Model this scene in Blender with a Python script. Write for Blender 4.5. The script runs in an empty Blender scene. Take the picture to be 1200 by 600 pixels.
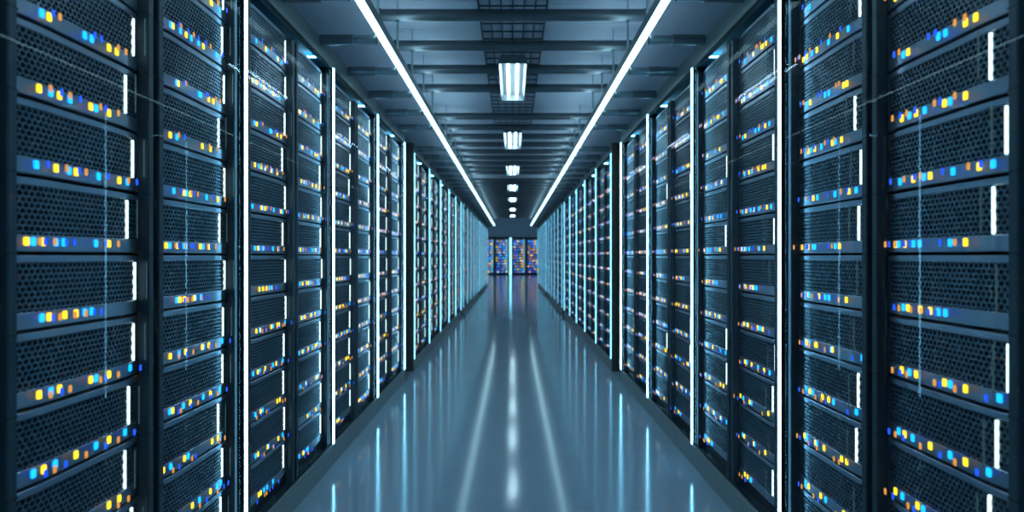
import bpy, math, random
from mathutils import Vector
random.seed(7)
sc = bpy.context.scene
col = sc.collection
S = 1.05            # metres per layout unit; the eye is the layout origin
F = 1.146           # floor below the eye, layout units

# ------------------------------------------------------------ camera, world, exposure
cam_d = bpy.data.cameras.new('camera')
cam = bpy.data.objects.new('camera', cam_d); col.objects.link(cam)
cam.location = (0, 0, F*S); cam.rotation_euler = (math.pi/2, 0, 0)
cam_d.sensor_width = 36; cam_d.lens = 21.6; cam_d.shift_x = -0.0007
cam_d.clip_start = 0.05; cam_d.clip_end = 100
cam_d.dof.use_dof = True; cam_d.dof.focus_distance = 2.6; cam_d.dof.aperture_fstop = 2.0
sc.camera = cam
w = bpy.data.worlds.new('world'); sc.world = w; w.use_nodes = True
w.node_tree.nodes['Background'].inputs[0].default_value = (0.02, 0.05, 0.09, 1)
w.node_tree.nodes['Background'].inputs[1].default_value = 0.5
sc.view_settings.view_transform = 'Standard'; sc.view_settings.look = 'None'
sc.view_settings.exposure = 0.45; sc.view_settings.gamma = 1
sc.view_settings.use_curve_mapping = False
CEIL_LINE = (2.2, 3.9, 4.6)      # ceiling line lights
LAMP_TUBE = (18, 28, 33)
LINE_UP = (4.6, 7.6, 9)             # unseen emitter added on top of them to brighten the ceiling
HALL_FILL = (22, 36, 44)  # fill light added for the far hall wall
VERT_NEAR = (3.2, 9.8, 14.5)       # in the nearest run
VERT_FAR = (.34, 1.35, 2.1)       # in the two last runs, dimmed
VERT = (.70, 2.4, 3.5)            # vertical rack edge lights
COVE = (2.2, 6.5, 9.0)

# ------------------------------------------------------------ materials
def mat(name, colr, rough=.5, metal=0., spec=.5, coat=0., noise=0., nscale=30):
    m = bpy.data.materials.new(name); m.use_nodes = True
    nt = m.node_tree; b = nt.nodes['Principled BSDF']
    b.inputs['Base Color'].default_value = (*colr, 1); b.inputs['Roughness'].default_value = rough
    b.inputs['Metallic'].default_value = metal; b.inputs['Specular IOR Level'].default_value = spec
    b.inputs['Coat Weight'].default_value = coat; b.inputs['Coat Roughness'].default_value = .08
    if noise:
        tc = nt.nodes.new('ShaderNodeTexCoord'); n = nt.nodes.new('ShaderNodeTexNoise')
        n.inputs['Scale'].default_value = nscale; n.inputs['Detail'].default_value = 4
        nt.links.new(tc.outputs['Object'], n.inputs['Vector'])
        r = nt.nodes.new('ShaderNodeMapRange'); r.inputs['To Min'].default_value = 1-noise; r.inputs['To Max'].default_value = 1+noise
        nt.links.new(n.outputs['Fac'], r.inputs['Value'])
        v = nt.nodes.new('ShaderNodeVectorMath'); v.operation = 'SCALE'; v.inputs[0].default_value = colr
        nt.links.new(r.outputs[0], v.inputs['Scale']); nt.links.new(v.outputs[0], b.inputs['Base Color'])
    return m
def emit(name, colr, strength=1., sample=True):
    m = bpy.data.materials.new(name); m.use_nodes = True
    nt = m.node_tree; b = nt.nodes['Principled BSDF']
    b.inputs['Base Color'].default_value = (.02, .02, .02, 1); b.inputs['Roughness'].default_value = .4
    b.inputs['Emission Color'].default_value = (*colr, 1); b.inputs['Emission Strength'].default_value = strength
    m.cycles.emission_sampling = 'AUTO' if sample else 'NONE'
    return m
M = {}
M['floor'] = mat('polished_resin_floor', (.27, .34, .41), .17, 0, .6, .35, .06, 3)
nt = M['floor'].node_tree; pb = nt.nodes['Principled BSDF']      # resin floor: diffuse body under a satin clear layer
df = nt.nodes.new('ShaderNodeBsdfDiffuse'); gs = nt.nodes.new('ShaderNodeBsdfGlossy'); gs.inputs['Roughness'].default_value = .11
fz = nt.nodes.new('ShaderNodeFresnel'); fz.inputs[0].default_value = 1.5; mz = nt.nodes.new('ShaderNodeMixShader')
nt.links.new(pb.inputs['Base Color'].links[0].from_socket, df.inputs['Color'])
nt.links.new(fz.outputs[0], mz.inputs[0]); nt.links.new(df.outputs[0], mz.inputs[1]); nt.links.new(gs.outputs[0], mz.inputs[2])
nt.links.new(mz.outputs[0], nt.nodes['Material Output'].inputs['Surface']); nt.nodes.remove(pb)
M['ceiling'] = mat('ribbed_ceiling_sheet', (.42, .48, .57), .55, 0, .4, 0, .06, 2)
M['wall'] = mat('dark_painted_wall', (.17, .25, .32), .6, 0, .4, 0, .08, 4)
M['plinth'] = mat('grey_concrete_plinth', (.21, .24, .25), .6, 0, .4, 0, .15, 25)
M['plinth_top'] = mat('dark_gloss_step', (.02, .04, .055), .15, 0, .6)
M['header'] = mat('grey_header_beam', (.14, .175, .185), .5, .1, .5, 0, .1, 20)
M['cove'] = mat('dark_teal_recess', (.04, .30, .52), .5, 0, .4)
M['panel'] = mat('charcoal_end_panel', (.065, .065, .06), .6, 0, .4, 0, .12, 40)
M['partition'] = mat('black_partition', (.010, .014, .02), .7, 0, .2)
M['post'] = mat('slate_metal_post', (.045, .065, .085), .5, .4, .4)
M['cabinet'] = mat('black_cabinet_steel', (.008, .011, .015), .5, .3, .4)
M['bezel'] = mat('slate_brushed_bezel', (.27, .33, .41), .30, .9, .5, 0, .1, 60)
M['grille'] = mat('perforated_steel', (.12, .185, .24), .3, .7, .5)
M['dark'] = mat('black_interior', (.004, .008, .012), .5, 0, .3)
M['beam'] = mat('dark_steel_tube', (.11, .135, .155), .36, .6, .5, 0, .12, 18)
M['rod'] = mat('steel_rod', (.30, .42, .45), .35, .6)
M['collar'] = mat('bright_steel_collar', (.16, .21, .24), .3, .8)
M['tray'] = mat('galvanised_wire', (.06, .09, .12), .4, .6)
M['lamp'] = mat('grey_lamp_reflector', (.045, .055, .06), .5, .1)
M['lampdark'] = mat('grey_lamp_shell', (.16, .20, .22), .4, .4)
M['vert'] = emit('cyan_edge_light', VERT); M['vert_near'] = emit('bright_edge_light', VERT_NEAR); M['vert_far'] = emit('dim_edge_light', VERT_FAR)
M['line'] = emit('ceiling_line_light', CEIL_LINE)
M['line_up'] = emit('upward_fill_glow', LINE_UP)
M['hall'] = emit('hall_fill', HALL_FILL)
M['barfar'] = emit('pale_cyan_bar', (.16, .42, .44), 1, False)
M['tube'] = emit('fluorescent_tube', LAMP_TUBE)
M['coveL'] = emit('cove_light', COVE)
M['bar'] = emit('white_status_bar', (1.1, 1.6, 1.6), 1, False)
M['barghost'] = emit('status_bar_ghost', (.02, .05, .055), 1, False)  # faint glow imitating the status bar's ghost image
M['led_y'] = emit('yellow_led', (1.5, .92, .02), 1.1, False)
M['led_c'] = emit('cyan_led', (.005, .55, 1.7), 1.1, False)
M['led_o'] = emit('orange_led_and_ghost', (.60, .24, .035), 1.0, False)  # also the imitated ghost image of a yellow LED
M['led_b'] = emit('blue_led_and_ghost', (.01, .08, .85), 1.0, False)  # also the imitated ghost image of a cyan LED
# clear glass: thin pane, Fresnel mix of see-through and mirror
g = bpy.data.materials.new('clear_glass'); g.use_nodes = True
nt = g.node_tree; nt.nodes.clear()
o_ = nt.nodes.new('ShaderNodeOutputMaterial'); mx = nt.nodes.new('ShaderNodeMixShader')
tr = nt.nodes.new('ShaderNodeBsdfTransparent'); gl = nt.nodes.new('ShaderNodeBsdfGlossy')
tr.inputs[0].default_value = (.97, .985, .99, 1); gl.inputs['Roughness'].default_value = .0
fr = nt.nodes.new('ShaderNodeFresnel'); fr.inputs[0].default_value = 1.38
ml = nt.nodes.new('ShaderNodeMath'); ml.operation = 'MULTIPLY'; ml.inputs[1].default_value = .018
nt.links.new(fr.outputs[0], ml.inputs[0]); nt.links.new(ml.outputs[0], mx.inputs[0])
nt.links.new(tr.outputs[0], mx.inputs[1]); nt.links.new(gl.outputs[0], mx.inputs[2]); nt.links.new(mx.outputs[0], o_.inputs[0])
M['glass'] = g
# perforated sheet for the servers far down the aisle (holes as pattern)
pf = mat('perforated_sheet_far', (.07, .12, .16), .45, .6); nt = pf.node_tree
tc = nt.nodes.new('ShaderNodeTexCoord'); vo = nt.nodes.new('ShaderNodeTexVoronoi')
vo.inputs['Scale'].default_value = 66; vo.inputs['Randomness'].default_value = 0
rp = nt.nodes.new('ShaderNodeValToRGB'); rp.color_ramp.elements[0].position = .42; rp.color_ramp.elements[1].position = .5
rp.color_ramp.elements[0].color = (.006, .012, .018, 1); rp.color_ramp.elements[1].color = (.11, .19, .25, 1)
nt.links.new(tc.outputs['Object'], vo.inputs['Vector']); nt.links.new(vo.outputs['Distance'], rp.inputs[0])
nt.links.new(rp.outputs[0], nt.nodes['Principled BSDF'].inputs['Base Color'])
M['perf'] = pf

# ------------------------------------------------------------ mesh helpers (layout units -> metres)
class MB:
    def __init__(s): s.v = []; s.f = []; s.m = []; s.mats = []
    def mi(s, k):
        if k not in s.mats: s.mats.append(k)
        return s.mats.index(k)
    def add(s, vs, fs, k, smooth=False):
        n = len(s.v); s.v += vs; i = s.mi(k)
        for f in fs: s.f.append([a+n for a in f]); s.m.append((i, smooth))
    def box(s, x0, x1, y0, y1, z0, z1, k, ch=0.):
        if x0 > x1: x0, x1 = x1, x0
        if y0 > y1: y0, y1 = y1, y0
        if not ch:
            s.add([(x, y, z) for z in (z0, z1) for y in (y0, y1) for x in (x0, x1)],
                  [(0, 2, 3, 1), (4, 5, 7, 6), (0, 1, 5, 4), (2, 6, 7, 3), (0, 4, 6, 2), (1, 3, 7, 5)], k)
        else:   # chamfered box (front y0 face and its edges bevelled)
            r0 = [(x0, y1, z0), (x1, y1, z0), (x1, y1, z1), (x0, y1, z1)]
            r1 = [(x0, y0+ch, z0), (x1, y0+ch, z0), (x1, y0+ch, z1), (x0, y0+ch, z1)]
            r2 = [(x0+ch, y0, z0+ch), (x1-ch, y0, z0+ch), (x1-ch, y0, z1-ch), (x0+ch, y0, z1-ch)]
            fs = [(8, 9, 10, 11), (3, 2, 1, 0)]
            for a in (0, 4):
                for i in range(4):
                    j = (i+1) % 4; fs.append((a+i, a+j, a+4+j, a+4+i))
            s.add(r0+r1+r2, fs, k)
    def cyl(s, p0, p1, r, k, n=16, cap=True, r1=None):
        p0 = Vector(p0); p1 = Vector(p1); d = (p1-p0).normalized()
        a = d.orthogonal().normalized(); b = d.cross(a); r1 = r if r1 is None else r1
        vs = []
        for p, rr in ((p0, r), (p1, r1)):
            for i in range(n):
                t = 2*math.pi*i/n; vs.append(tuple(p+a*rr*math.cos(t)+b*rr*math.sin(t)))
        s.add(vs, [(i, (i+1) % n, n+(i+1) % n, n+i) for i in range(n)], k, True)
        if cap: s.add(vs, [tuple(range(n))[::-1], tuple(range(n, 2*n))], k)
    def mesh(s, name, zoff=0.):
        me = bpy.data.meshes.new(name)
        me.from_pydata([(x*S, y*S, (z+zoff)*S) for x, y, z in s.v], [], s.f)
        for k in s.mats: me.materials.append(M[k])
        me.polygons.foreach_set('material_index', [a for a, b in s.m])
        me.polygons.foreach_set('use_smooth', [b for a, b in s.m])
        me.update(); return me
def link(name, me, parent=None, loc=None):
    o = bpy.data.objects.new(name, me); col.objects.link(o)
    if parent: o.parent = parent
    if loc: o.location = loc
    return o
def P(x, y, z): return (x*S, y*S, (z+F)*S)          # layout point -> world
def empty(name, loc, rz=0):
    o = bpy.data.objects.new(name, None); col.objects.link(o); o.location = loc; o.rotation_euler = (0, 0, rz)
    o.empty_display_size = .1; return o
def tag(o, label, cat, group=None, kind=None):
    o['label'] = label; o['category'] = cat
    if group: o['group'] = group
    if kind: o['kind'] = kind
    return o
def struct(name, mb, label=None):
    o = link(name, mb.mesh(name, F)); o['kind'] = 'structure'
    if label: o['label'] = label; o['category'] = name.split('_')[0]
    return o
ORD = ['zeroth', 'first', 'second', 'third', 'fourth', 'fifth', 'sixth', 'seventh', 'eighth', 'ninth', 'tenth', 'eleventh', 'twelfth',
       'thirteenth', 'fourteenth', 'fifteenth', 'sixteenth', 'seventeenth', 'eighteenth', 'nineteenth', 'twentieth', 'twenty-first',
       'twenty-second', 'twenty-third', 'twenty-fourth', 'twenty-fifth', 'twenty-sixth', 'twenty-seventh', 'twenty-eighth', 'twenty-ninth',
       'thirtieth', 'thirty-first', 'thirty-second', 'thirty-third', 'thirty-fourth', 'thirty-fifth', 'thirty-sixth', 'thirty-seventh',
       'thirty-eighth', 'thirty-ninth', 'fortieth', 'forty-first', 'forty-second', 'forty-third', 'forty-fourth', 'forty-fifth', 'forty-sixth']
SIDES = ((-1, 'left', math.pi/2), (1, 'right', -math.pi/2))

# ------------------------------------------------------------ layout constants
XF = .985                                   # face of plinth, header and glass
ZB = 1.031                                  # plinth top below / header underside above the eye
HT = 1.123                                  # header top
CZ = 1.56                                   # aisle ceiling
PP = 1.107                                  # pair pitch
BLOCKS = [(.05, 5), (6.155, 5), (12.26, 5), (18.365, 5)]
RW, RG, RM = .495, .025, .06                # rack width, gap between, margin after a partition
UP = .1646                                  # server pitch
XW = 2.05                                   # side walls
YE = 25.5                                   # end of the aisle ceiling
YB = 38.0                                   # face of the racks across the far end

# ------------------------------------------------------------ the room
mb = MB(); mb.box(-4.5, 4.5, -2.6, 39.2, -F-.1, -F, 'floor'); struct('floor', mb)
mb = MB(); rp_ = .032; y = -2.5; prof = []   # ribbed ceiling
while y < YE:
    prof += [(y, CZ+.007), (y+rp_*.2, CZ), (y+rp_*.75, CZ), (y+rp_*.95, CZ+.007)]; y += rp_
vs = [(x, a, b) for a, b in prof for x in (-XW, XW)]
mb.add(vs, [(2*i, 2*i+1, 2*i+3, 2*i+2) for i in range(len(prof)-1)], 'ceiling')
mb.box(-XW, XW, -2.5, YE, CZ+.03, CZ+.06, 'ceiling'); mb.box(-XW, XW, YE-.02, YE+.02, CZ, CZ+.06, 'ceiling'); struct('ceiling', mb)
mb = MB(); mb.box(-4.5, 4.5, YE+.06, 39.2, 2.9, 3.0, 'ceiling'); mb.box(-4.5, 4.5, YE+.02, YE+.06, CZ+.02, 3.0, 'wall'); struct('ceiling_hall', mb)
for sx, sn, rz in SIDES:
    mb = MB(); mb.box(sx*XW, sx*(XW+.1), -2.6, 24.8, -F, CZ+.06, 'wall')
    mb.box(sx*XW, sx*4.5, 24.8, 24.9, -F, CZ+.06, 'wall'); mb.box(sx*4.4, sx*4.5, 24.9, 39.2, -F, 3.0, 'wall'); struct('wall_'+sn, mb)
mb = MB(); mb.box(-4.5, 4.5, 39.1, 39.2, -F, 3.0, 'wall'); mb.box(-4.4, 4.4, YB+.08, YB+.12, HT+.06, 3.0, 'wall'); struct('wall_far', mb)
mb = MB(); mb.box(-XW, XW, -2.6, -2.5, -F, CZ+.06, 'wall'); struct('wall_rear', mb)
n = 0
for sx, sn, rz in SIDES:
    for b, (y0, k) in enumerate(BLOCKS):
        n += 1; a, e = y0-.035, y0+PP*k+.035
        mb = MB(); mb.box(sx*XF, sx*(XW-.04), a, e, -F, -ZB-.006, 'plinth'); mb.box(sx*(XF+.012), sx*(XW-.04), a+.004, e-.004, -ZB-.006, -ZB, 'plinth_top')
        struct('trim_%d' % n, mb, '%s-hand grey concrete plinth under the %s run of server racks' % (sn, ORD[b+1]))
        n += 1
        mb = MB(); mb.box(sx*XF, sx*(XF+.035), a, e, ZB, HT, 'header')
        mb.box(sx*(XF+.035), sx*(XW-.04), a, e, HT-.012, HT, 'cove')
        mb.box(sx*1.5, sx*1.52, a, e, 1.0, HT-.012, 'cove')
        struct('trim_%d' % n, mb, '%s-hand grey header beam above the %s run of server racks' % (sn, ORD[b+1]))

# ------------------------------------------------------------ end panels of the later runs
me = None
for sx, sn, rz in SIDES:
    for b, (y0, k) in enumerate(BLOCKS):
        for e in (0, 1):
            if b == 0 and e == 0: continue
            mb = MB(); mb.box(sx*XF, sx*(XW-.045), -.012, .012, 0, F+HT, 'panel')
            mb.box(sx*(XF+.03), sx*(XW-.09), -.015, -.012, .12, F+HT-.03, 'panel')
            o = link('end_panel', mb.mesh('end_panel')); o.location = P(0, y0-.049 if e == 0 else y0+PP*k+.049, -F)
            tag(o, 'charcoal %s panel of %s rack run on the %s, %s the cross gap' % ('near end' if e == 0 else 'far end', ORD[b+1], sn, 'beyond' if e == 0 else 'before'), 'panel', 'end panels of the rack runs')

# ------------------------------------------------------------ partitions with edge lights
def partition_meshes(vk='vert'):
    a = MB(); a.box(-.028, .028, .03, .9, 0, 2*ZB, 'partition'); a.box(-.009, .009, 0, .03, 0, 2*ZB, 'partition'); a.box(-.008, .008, -.0015, 0, 0, 2*ZB, 'partition')
    s_ = MB(); s_.box(-.0075, .0075, -.0076, -.0015, .001, 2*ZB-.001, vk, .0015)
    return a.mesh('partition_panel'), s_.mesh('edge_light')
pm, sm0 = partition_meshes('vert_near'); sm1 = partition_meshes()[1]; sm2 = partition_meshes('vert_far')[1]
cm = MB(); cm.cyl((0, .075, 0), (0, .35, 0), .006, 'coveL', 8); cm = cm.mesh('cove_tube')
for sx, sn, rz in SIDES:
    c = 0
    for b, (y0, k) in enumerate(BLOCKS):
        for j in range(k+1):
            y = y0+PP*j
            r = empty('partition', P(sx*(XF+.002), y, -ZB), rz)
            link('panel', pm, r); link('edge_light', (sm0 if y > 2 else sm1, sm1, sm2, sm2)[b], r)
            tag(r, 'black partition with glowing edge light, %s from the camera on the %s side' % (ORD[c-1] if c > 1 else ('beside the frame edge' if c else 'behind view'), sn), 'partition', 'lit partitions between cabinet pairs')
            c += 1
            o = link('cove_light', cm); o.location = P(sx*XF, y, HT-.03); o.rotation_euler = (0, 0, rz)
            tag(o, 'short pale cove light under the %s header above lit partition %s' % (sn, ORD[c-2] if c > 2 else ('just outside view' if c > 1 else 'behind view')), 'light', 'short lights in the recess above the racks')

# ------------------------------------------------------------ glass doors
gm = MB(); HW = PP/2-.03
gm.box(-HW, HW, 0, .004, .001, 2*ZB-.001, 'glass'); gmesh = gm.mesh('glass')
hm = MB()
for z in (.0, 2*ZB-.006): hm.box(-HW, HW, .0045, .008, z, z+.006, 'cabinet')
hmesh = hm.mesh('edge_strip')
for sx, sn, rz in SIDES:
    c = 0
    for b, (y0, k) in enumerate(BLOCKS):
        for j in range(k):
            r = empty('glass_door', P(sx*(XF+.003), y0+PP*(j+.5), -ZB), rz)
            link('pane', gmesh, r); link('edge_strip', hmesh, r)
            tag(r, 'clear glass front over a cabinet pair, %s from the camera on the %s' % (ORD[c] if c else 'unseen one', sn), 'glass door', 'glass fronts of the cabinets')
            c += 1

# ------------------------------------------------------------ cabinets
HW = RW/2; BZ = ZB-.9876+.0             # unit stack starts this far above the plinth
Z0 = .0054-6*UP                          # bottom of the lowest server (layout, eye = 0)
RZ = Z0+12*UP                            # top
PW = .025                                # post width
def cabinet_meshes():
    d = {}
    for nme, a in (('left_post', -HW), ('right_post', HW-PW)):
        m = MB(); m.box(a, a+PW, 0, .045, 0, RZ+ZB-.006, 'post', .003)
        for i in range(13): m.box(a-.0005, a+PW+.0005, -.0006, .004, Z0+ZB+i*UP-.0015, Z0+ZB+i*UP+.0015, 'cabinet')
        d[nme] = m.mesh('post')
    m = MB(); m.box(-HW, -HW+.008, .045, .88, 0, RZ+ZB-.003, 'cabinet'); d['sideA'] = m.mesh('side_panel')
    m = MB(); m.box(HW-.008, HW, .045, .88, 0, RZ+ZB-.003, 'cabinet'); d['sideB'] = m.mesh('side_panel')
    m = MB(); m.box(-HW+.008, HW-.008, .03, .87, RZ+ZB-.003, RZ+ZB, 'cabinet'); d['top'] = m.mesh('top_panel')
    m = MB(); m.box(-HW+PW, HW-PW, .03, .05, 0, Z0+ZB-.004, 'cabinet'); d['base'] = m.mesh('base_panel')
    m = MB(); m.box(-HW+.008, HW-.008, .87, .88, 0, RZ+ZB, 'cabinet'); d['back'] = m.mesh('back_panel')
    return d
CM = cabinet_meshes()
NM = {'left_post': 'post', 'right_post': 'post', 'sideA': 'side_panel', 'sideB': 'side_panel', 'top': 'top_panel', 'base': 'base_panel', 'back': 'back_panel'}
racks = []       # (side index, name, rz, y centre, ordinal from camera)
for si, (sx, sn, rz) in enumerate(SIDES):
    c = -1
    for b, (y0, k) in enumerate(BLOCKS):
        for j in range(k):
            for h in (0, 1):
                yc = y0+PP*j+RM+RW/2+h*(RW+RG)
                r = empty('server_cabinet', P(sx*1.0, yc, -ZB), rz)
                for key, me in CM.items(): link(NM[key], me, r)
                tag(r, 'tall dark server cabinet, %s from the camera along the %s wall' % (ORD[c] if c > 0 else ('just outside the frame edge' if c == 0 else 'beside the camera'), sn), 'cabinet', 'server cabinets lining the aisle')
                racks.append((si, sx, sn, rz, yc, c)); c += 1

# ------------------------------------------------------------ servers
UW = RW-2*PW-.002; UH = UW/2
B0, B1, G1, T1 = .004, .040, .1445, .1608     # bezel bottom, bezel top/grille bottom, grille top, top rail top
REC = .018
def hexgrille(x0, x1, z0, z1, yb):
    """perforated sheet: hexagonal cells with round-ish openings and real depth"""
    m = MB(); cp = (x1-x0)/29.0; rpz = (z1-z0)/8.5
    zc = z0; row = 0
    R = cp/math.sqrt(3)*1.0
    while zc <= z1+1e-6:
        xc = x0+(cp/2 if row % 2 else 0)
        while xc <= x1+1e-6:
            out, inn = [], []
            for i in range(6):
                t = math.pi/6+i*math.pi/3
                ox, oz = xc+R*math.cos(t), zc+rpz/1.5*math.sin(t)
                ox = min(max(ox, x0), x1); oz = min(max(oz, z0), z1)
                ix, iz = xc+R*.74*math.cos(t), zc+rpz/1.5*.74*math.sin(t)
                ix = min(max(ix, x0), x1); iz = min(max(iz, z0), z1)
                out.append((ox, yb, oz)); inn.append((ix, yb, iz))
            out = [(a, yb+curve(a), c_) for a, _, c_ in out]; inn = [(a, yb+curve(a), c_) for a, _, c_ in inn]
            bk = [(a, b_+.004, c_) for a, b_, c_ in inn]
            fs = []
            for i in range(6):
                j = (i+1) % 6
                fs.append((i, j, 6+j, 6+i)); fs.append((6+i, 6+j, 12+j, 12+i))
            m.add(out+inn+bk, fs, 'grille')
            xc += cp
        zc += rpz; row += 1
    return m.mesh('grille')
def curve(x):                      # the face rolls back softly towards both ends
    t = max(0., abs(x)-(UH-.11)); return t*t*.95
def rail(m, z0, z1):
    n_ = 24; ch = .0018; pts = []
    for i in range(n_+1):
        x = -UH+2*UH*i/n_; d = curve(x)
        pts += [(x, .022, z0), (x, d+ch, z0), (x, d, z0+ch), (x, d, z1-ch), (x, d+ch, z1), (x, .022, z1)]
    fs = []
    for i in range(n_):
        for j in range(6):
            k = (j+1) % 6; fs.append((i*6+j, i*6+6+j, i*6+6+k, i*6+k)[::-1])
    fs += [tuple(range(6)), tuple(range(n_*6, n_*6+6))[::-1]]
    m.add(pts, fs, 'bezel')
def unit_meshes():
    c = MB(); c.box(-UH+.006, UH-.006, .017, .75, .006, UP-.008, 'dark')
    z = MB()
    rail(z, B0, B1); rail(z, G1, T1)
    z.box(-UH, -UH+.012, .0115, .022, B1, G1, 'bezel'); z.box(UH-.008, UH, .0115, .022, B1, G1, 'bezel')
    gr = hexgrille(-UH+.012, UH-.008, B1, G1, .0015)
    bar = MB(); h = .0027
    pts = []
    for sgn, zz in ((1, .098), (-1, 0)):
        for i in range(7):
            t = math.pi*i/6; pts.append((sgn*h*math.cos(t), zz+sgn*h*math.sin(t)*.6))
    vs = [(a, -.002, b) for a, b in pts]+[(a, .003, b) for a, b in pts]; k = len(pts)
    bar.add(vs, [tuple(range(k))]+[(i, i+k, (i+1) % k+k, (i+1) % k) for i in range(k)], 'bar')
    return c.mesh('chassis'), z.mesh('bezel'), gr, bar.mesh('status_bar')
UM = unit_meshes()
def ledmesh(k, w_=.0062, h_=.0092, d=.003):
    m = MB(); c = .0022
    pts = [(-w_, -h_+c), (-w_+c, -h_), (w_-c, -h_), (w_, -h_+c), (w_, h_-c), (w_-c, h_), (-w_+c, h_), (-w_, h_-c)]
    vs = [(a, 0, b) for a, b in pts]+[(a, d, b) for a, b in pts]
    m.add(vs, [tuple(range(8))]+[(i, i+8, (i+1) % 8+8, (i+1) % 8) for i in range(8)], k)
    return m.mesh(k)
LM = {k: ledmesh('led_'+k) for k in 'yc'}; LM.update({k: ledmesh('led_'+k, .0050, .0082, .001) for k in 'ob'})  # o and b are the added twins, imitating the LEDs' ghost images
dim = bpy.data.meshes.new('dim'); bm_ = MB(); bm_.box(-.002, .002, 0, .001, 0, .1, 'barghost'); DIM = bm_.mesh('bar_ghost')
def L(s): # 'y38 c45' : colour and position along the front
    return [(t[0], 733/(600.8-float(t[1:]))-1.4765) for t in s.split()]
ROWS = {   # rows above (+) and below (-) mid height
 1: L('y38 c45 y56 c70 c79 c116 y131'), 2: L('c48 y70 c85 y93 c119 y143 c153'), 3: L('y51 c64 y74 c86 y110 c116 y131'),
 4: L('c54 y62 c103 c111 y131 y140'), 5: L('y38 c47 y56 c67 y84 c106 y120 c142'), 6: L('c60 y95 c98 y128 y137 c150'),
 -1: L('c54 y62 y93 c103 c111 y80'), -2: L('y51 c64 y74 y110 c116 y131 c157'), -3: L('c45 y56 c69 y93 c116 y131 c150'),
 -4: L('y38 c52 y76 c84 y131 y143'), -5: L('c48 y62 y93 c104 y131 c150'), -6: L('c40 y60 y66 y72 c84 c91')}
BARX = {1: .055, 2: .025, 3: .062, 4: .021, 5: .03, 6: .02, -1: .013, -2: .021, -3: .047, -4: .065, -5: .03, -6: .045}
GHOST = {'y': 'o', 'c': 'b'}  # colour of each LED's imitated ghost image
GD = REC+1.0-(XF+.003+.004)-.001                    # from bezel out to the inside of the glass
order = sorted([r for r in racks if r[5] >= 1], key=lambda r: (r[4], r[0]))
near = set(id(r) for r in order[:25])
def pattern(r, row):
    rnd = random.Random(int(r[4]*100)*31+row*7+r[0])
    out = []
    for k, x in ROWS[row]:
        if r[5] > 1 and rnd.random() < .10: continue
        x += (rnd.choice((-1, 0, 0, 1))*.012 if r[5] > 1 else 0)
        out.append((k, max(-UH+.02, min(UH-.02, x))))
    if r[5] > 1 and rnd.random() < .5: out.append((rnd.choice('yc'), rnd.uniform(-.15, .15)))
    bx = UH-.006-BARX[row]+(rnd.choice((-.01, 0, .01)) if r[5] > 1 else 0)
    return out, bx
far = MB()
def far_unit(loc, rz, pat, bx, sx=1.0, big=0., bw=.0032):
    def T(v):
        x, y, z = v; x *= sx
        c, s = math.cos(rz), math.sin(rz)
        return (loc[0]+x*c-y*s, loc[1]+x*s+y*c, loc[2]+z)
    m = MB()
    m.box(-UH, UH, 0, .3, B0, B1, 'bezel'); m.box(-UH, UH, 0, .3, G1, T1, 'bezel'); m.box(-UH, UH, .002, .3, B1, G1, 'perf')
    m.box(bx-bw, bx+bw*.3, -.002, 0, .042, .14, 'barfar' if big else 'bar')
    for k, x in pat:
        if big:
            m.box(x-big*.55, x+big*.55, -.002, 0, .015, .015+big*2, 'led_'+k); continue
        m.box(x-.007, x+.007, -.002, 0, .016, .035, 'led_'+k)
        q = .6 if sx == 1 else .6
        m.box(x-.0056, x+.0056, -GD, -GD+.001, .017, .034, 'led_'+GHOST[k])  # glowing twin added as the LED's ghost image
    n_ = len(far.v); far.v += [T(v) for v in m.v]
    mp = [far.mi(k) for k in m.mats]
    for f, (i, sm_) in zip(m.f, m.m): far.f.append([a+n_ for a in f]); far.m.append((mp[i], sm_))
GRP = 'server units stacked in the aisle cabinets'
for r in racks:
    si, sx, sn, rz, yc, c = r
    for i in range(12):
        row = i-6 if i < 6 else i-5
        pat, bx = pattern(r, row)
        zb = Z0+i*UP
        if id(r) not in near:
            far_unit((sx*(1+REC), yc, zb), rz, pat, bx); continue
        t = empty('server', P(sx*(1+REC), yc, zb), rz)
        tag(t, 'perforated dark server, %s row %s the mid-height gap, %s cabinet on the %s' % (ORD[abs(row)], 'above' if row > 0 else 'below', ORD[c], sn), 'server', GRP)
        for nme, me in zip(('chassis', 'bezel', 'grille'), UM): link(nme, me, t)
        link('status_bar', UM[3], t, (bx*S, curve(bx)*S, .0425*S))
        if c <= 4: link('bar_ghost', DIM, t, (bx*S, -GD*S, .0425*S))  # faint bar added as the status bar's ghost image
        for k, x in pat:
            link('status_led', LM[k], t, (x*S, (curve(x)-.002)*S, .0255*S))
            link('led_ghost', LM[GHOST[k]], t, (x*S, -GD*S, .0255*S))  # added twin, imitates the LED's ghost image at the glass
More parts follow.
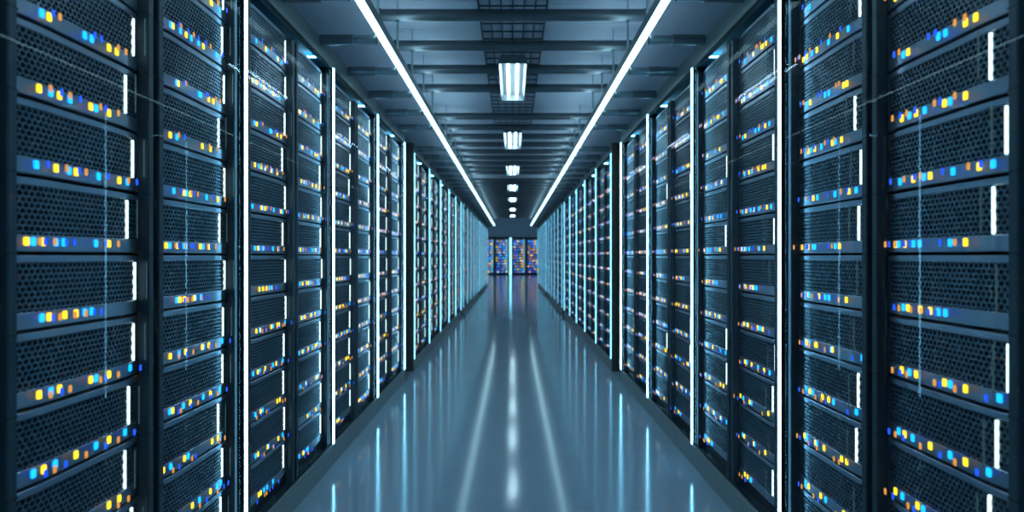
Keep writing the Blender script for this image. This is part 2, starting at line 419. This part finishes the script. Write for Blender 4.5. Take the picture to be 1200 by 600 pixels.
# racks across the far end of the hall
RX = [-2.9, -2.0, -1.1, -.05, .85, 1.75]
for q, x in enumerate(RX):
    xc = x+.44
    r = empty('server_cabinet', P(xc, YB, -F))
    kx = 1.68
    m = MB(); m.box(-.42, -.385, 0, .05, 0, 2.26, 'post'); link('post', m.mesh('post'), r)
    m = MB(); m.box(.385, .42, 0, .05, 0, 2.26, 'post'); link('post', m.mesh('post'), r)
    m = MB(); m.box(-.42, .42, .34, .85, 0, 2.26, 'cabinet'); m.box(-.42, -.39, .05, .34, 0, 2.2, 'cabinet'); m.box(.39, .42, .05, .34, 0, 2.2, 'cabinet'); link('body', m.mesh('body'), r)
    m = MB(); m.box(-.42, .42, 0, .05, 2.2, 2.3, 'cabinet'); link('top_panel', m.mesh('top_panel'), r)
    tag(r, 'server cabinet facing the camera across the far end, %s from the left' % ORD[q+1], 'cabinet', 'cabinets across the far end')
    for i in range(12):
        row = i-6 if i < 6 else i-5
        rnd = random.Random(q*100+i)
        pat = [(rnd.choice('ycbbo'), -.19+.05*j) for j in range(8) if rnd.random() < .9]
        far_unit((xc, YB+.02, -F+.12+i*.172), 0, pat, UH-.03, kx, .032, .05)
fo = link('far_servers', far.mesh('far_servers', F))
tag(fo, 'hundreds of small distant servers with blinking lights in the far cabinets', 'servers', GRP, 'stuff')
r = empty('light_column', P(-.135, YB, -F))
a = MB(); a.box(-.045, .045, -.05, -.01, 0, F+HT, 'vert'); link('light_tube', a.mesh('light_tube'), r)
a = MB(); a.box(-.07, .07, -.01, .6, 0, F+HT+.03, 'partition'); link('backing', a.mesh('backing'), r)
tag(r, 'glowing cyan vertical light column between cabinets at the far end', 'light')
for q, y in enumerate((28.3, 31.0)):      # fill lights added for the hall wall, unseen behind the aisle ceiling's edge
    r = empty('hall_fill_light', P(0, y, 2.86))
    a = MB(); a.box(-2.5, 2.5, -.04, .04, -.02, .02, 'hall'); link('diffuser', a.mesh('diffuser'), r)  # emitter of the added fill light
    a = MB(); a.box(-2.52, 2.52, -.045, .045, .02, .04, 'lampdark'); link('housing', a.mesh('housing'), r)  # shell of the added fill light
    tag(r, 'added fill light unseen high in the cross hall, %s from the aisle' % ORD[q+1], 'light', 'added hall fill lights')

# ------------------------------------------------------------ ceiling line lights
LX, LZ = .692, 1.17
for sx, sn, rz in SIDES:
    r = empty('line_light', P(sx*LX, 11, LZ))
    m = MB(); m.box(-.022, .022, -12.9, 12.4, -.012, .012, 'line'); link('diffuser', m.mesh('diffuser'), r)
    m = MB(); m.box(-.025, .025, -12.9, 12.4, .012, .020, 'lampdark'); m.box(-.026, -.022, -12.9, 12.4, -.016, .030, 'lampdark'); m.box(.022, .026, -12.9, 12.4, -.016, .030, 'lampdark'); m.box(-.025, .025, 12.4, 12.41, -.013, .026, 'lampdark'); link('housing', m.mesh('housing'), r)
    m = MB(); m.box(-.02, .02, -12.9, 12.4, .020, .026, 'line_up'); link('uplight_fill', m.mesh('uplight_fill'), r)  # added upward emitter, hidden from below, brightens the ceiling
    tag(r, 'long glowing white line light hung above the %s side of the aisle' % sn, 'light', 'long line lights over the aisle')

# ------------------------------------------------------------ cross tubes with hanger rods, side tubes
BEZ, BR = 1.447, .035
ys = [3.157+.535*k for k in range(-3, 38)]
ys = [y for y in ys if abs(y-5.832) > .1 and abs(y-11.18) > .1]
bt = MB(); bt.cyl((-.80, 0, 0), (.80, 0, 0), BR, 'beam', 20); btm = bt.mesh('tube')
be = MB(); be.cyl((-.012, 0, 0), (.012, 0, 0), BR*1.12, 'beam', 20); bem = be.mesh('end_cap')
rd = MB(); rd.cyl((0, 0, LZ+.026-BEZ), (0, 0, -BR+.004), .0065, 'rod', 8); rd.cyl((0, 0, -BR-.012), (0, 0, -BR+.004), .012, 'rod', 8); rdm = rd.mesh('hanger_rod')
cl = MB(); cl.cyl((-.004, 0, 0), (.004, 0, 0), .0, 'rod', 8)
sd = MB(); sd.cyl((0, 0, 0), (XF-LX-.026-.10, 0, 0), .028, 'beam', 20); sdm = sd.mesh('tube')
sc_ = MB(); sc_.cyl((0, 0, 0), (.12, 0, 0), .023, 'collar', 16, False); sc_.cyl((.119, 0, 0), (.12, 0, 0), .0235, 'partition', 16); sc_.cyl((-.004, 0, 0), (.004, 0, 0), .029, 'collar', 16); scm = sc_.mesh('collar')
br = MB(); br.box(-.024, .026, -.02, .02, LZ-1.11-.014+.0, LZ-1.11-.0125, 'collar'); 
tn = 0
for y in ys:
    tn += 1
    r = empty('cross_tube', P(0, y, BEZ)); link('tube', btm, r)
    for s in (-1, 1):
        link('end_cap', bem, r, (s*.80*S, 0, 0)); link('hanger_rod', rdm, r, (s*LX*S, 0, 0))
        link('ceiling_bracket', None or rdm, r) if False else None
    tag(r, 'dark steel cross tube under the ceiling, %s in order down the aisle' % ORD[tn], 'tube', 'steel cross tubes under the ceiling')
cb = MB(); cb.cyl((0, 0, BR-.002), (0, 0, CZ-BEZ), .004, 'ceiling', 8); cbm = cb.mesh('ceiling_bracket')
for o in [o for o in col.objects if o.name.startswith('cross_tube')]:
    for s in (-1, 1): link('ceiling_bracket', cbm, o, (s*LX*S, 0, 0))
for sx, sn, rz in SIDES:
    tn = 0
    for y in [3.157+.535*k for k in range(-3, 38)]:
        tn += 1
        if abs(y-5.832) < .1: continue
        r = empty('side_tube', P(sx*XF, y, 1.11), 0 if sx < 0 else math.pi)
        link('tube', sdm, r); link('collar', scm, r, ((XF-LX-.026-.10)*S, 0, 0))
        tag(r, 'short steel side tube joining %s header to line light, %s down the aisle' % (sn, ORD[tn]), 'tube', 'short side tubes above the headers')
for q, (x0, x1, y, z, nm_) in enumerate(((-.8, .8, 17.3, 1.44, 'centre'), (-1.5, -.9, 15.0, 1.43, 'left'), (.9, 1.5, 15.0, 1.43, 'right'))):
    m = MB(); m.box(x0, x1, y-.06, y+.06, z, CZ, 'partition')
    struct('trim_%d' % (n+q+1), m, 'dark box beam across the %s of the distant ceiling' % nm_)

# ------------------------------------------------------------ wire cable tray on the cross tubes
r = empty('cable_tray', P(0, 1.3, 1.49))
m = MB(); TL = 5.6
for i in range(7): m.box(-.205+i*.0683-.0045, -.205+i*.0683+.0045, 0, TL, -.004, .004, 'tray')
y = 0
while y <= TL:
    m.box(-.21, .21, y-.005, y+.005, .004, .012, 'tray'); y += .14
link('mesh_base', m.mesh('mesh_base'), r)
for s in (-1, 1):
    m = MB(); m.box(s*.207-.003, s*.207+.003, 0, TL, .052, .060, 'tray'); m.box(s*.207-.003, s*.207+.003, 0, TL, .027, .033, 'tray')
    y = 0
    while y <= TL: m.box(s*.207-.003, s*.207+.003, y-.003, y+.003, .004, .06, 'tray'); y += .105
    link('side_rail', m.mesh('side_rail'), r)
tag(r, 'galvanised wire basket cable tray running above the nearest cross tubes', 'cable tray')

# ------------------------------------------------------------ twin-tube lamps
def lamp_meshes():
    Wl, Ll = .104, 1.03
    h = MB()     # shell: sloping sides, open underside
    for s in (-1, 1):
        vs = [(s*Wl, 0, 0), (s*Wl, Ll, 0), (s*Wl*.80, Ll, .06), (s*Wl*.80, 0, .06), (s*(Wl-.007), 0, 0), (s*(Wl-.007), Ll, 0), (s*(Wl*.80-.007), Ll, .055), (s*(Wl*.80-.007), 0, .055)]
        h.add(vs, [(0, 1, 2, 3), (4, 7, 6, 5), (0, 4, 5, 1), (3, 2, 6, 7)], 'lamp')
    h.box(-Wl*.8, Wl*.8, 0, Ll, .055, .06, 'lampdark')
    e = MB()
    for y in (0, Ll-.008): e.add([(-Wl, y, 0), (Wl, y, 0), (Wl*.8, y, .06), (-Wl*.8, y, .06), (-Wl, y+.008, 0), (Wl, y+.008, 0), (Wl*.8, y+.008, .06), (-Wl*.8, y+.008, .06)],
        [(0, 1, 2, 3), (7, 6, 5, 4), (0, 4, 5, 1), (1, 5, 6, 2), (2, 6, 7, 3), (3, 7, 4, 0)], 'lampdark')
    rf = MB(); rf.box(-Wl*.78, Wl*.78, .01, Ll-.01, .047, .054, 'lamp')
    tb = MB(); tb.cyl((0, .02, .022), (0, Ll-.02, .022), .0068, 'tube', 12)
    return h.mesh('shell'), e.mesh('end_plate'), rf.mesh('reflector'), tb.mesh('tube')
lm = lamp_meshes()
for q, y in enumerate((1.85, 4.29, 6.70, 9.2, 11.7, 14.25, 17.4, 20.2)):
    r = empty('ceiling_lamp', P(0, y, 1.345))
    link('shell', lm[0], r); link('end_plates', lm[1], r); link('reflector', lm[2], r)
    for s in (-1, 1): link('fluorescent_tube', lm[3], r, (s*.034*S, 0, 0))
    if q == 0: r['note'] = 'above the frame'
    tag(r, 'white twin-tube ceiling lamp, %s down the centre of the aisle' % (ORD[q] if q else 'unseen one overhead'), 'lamp', 'twin-tube lamps over the aisle centre')
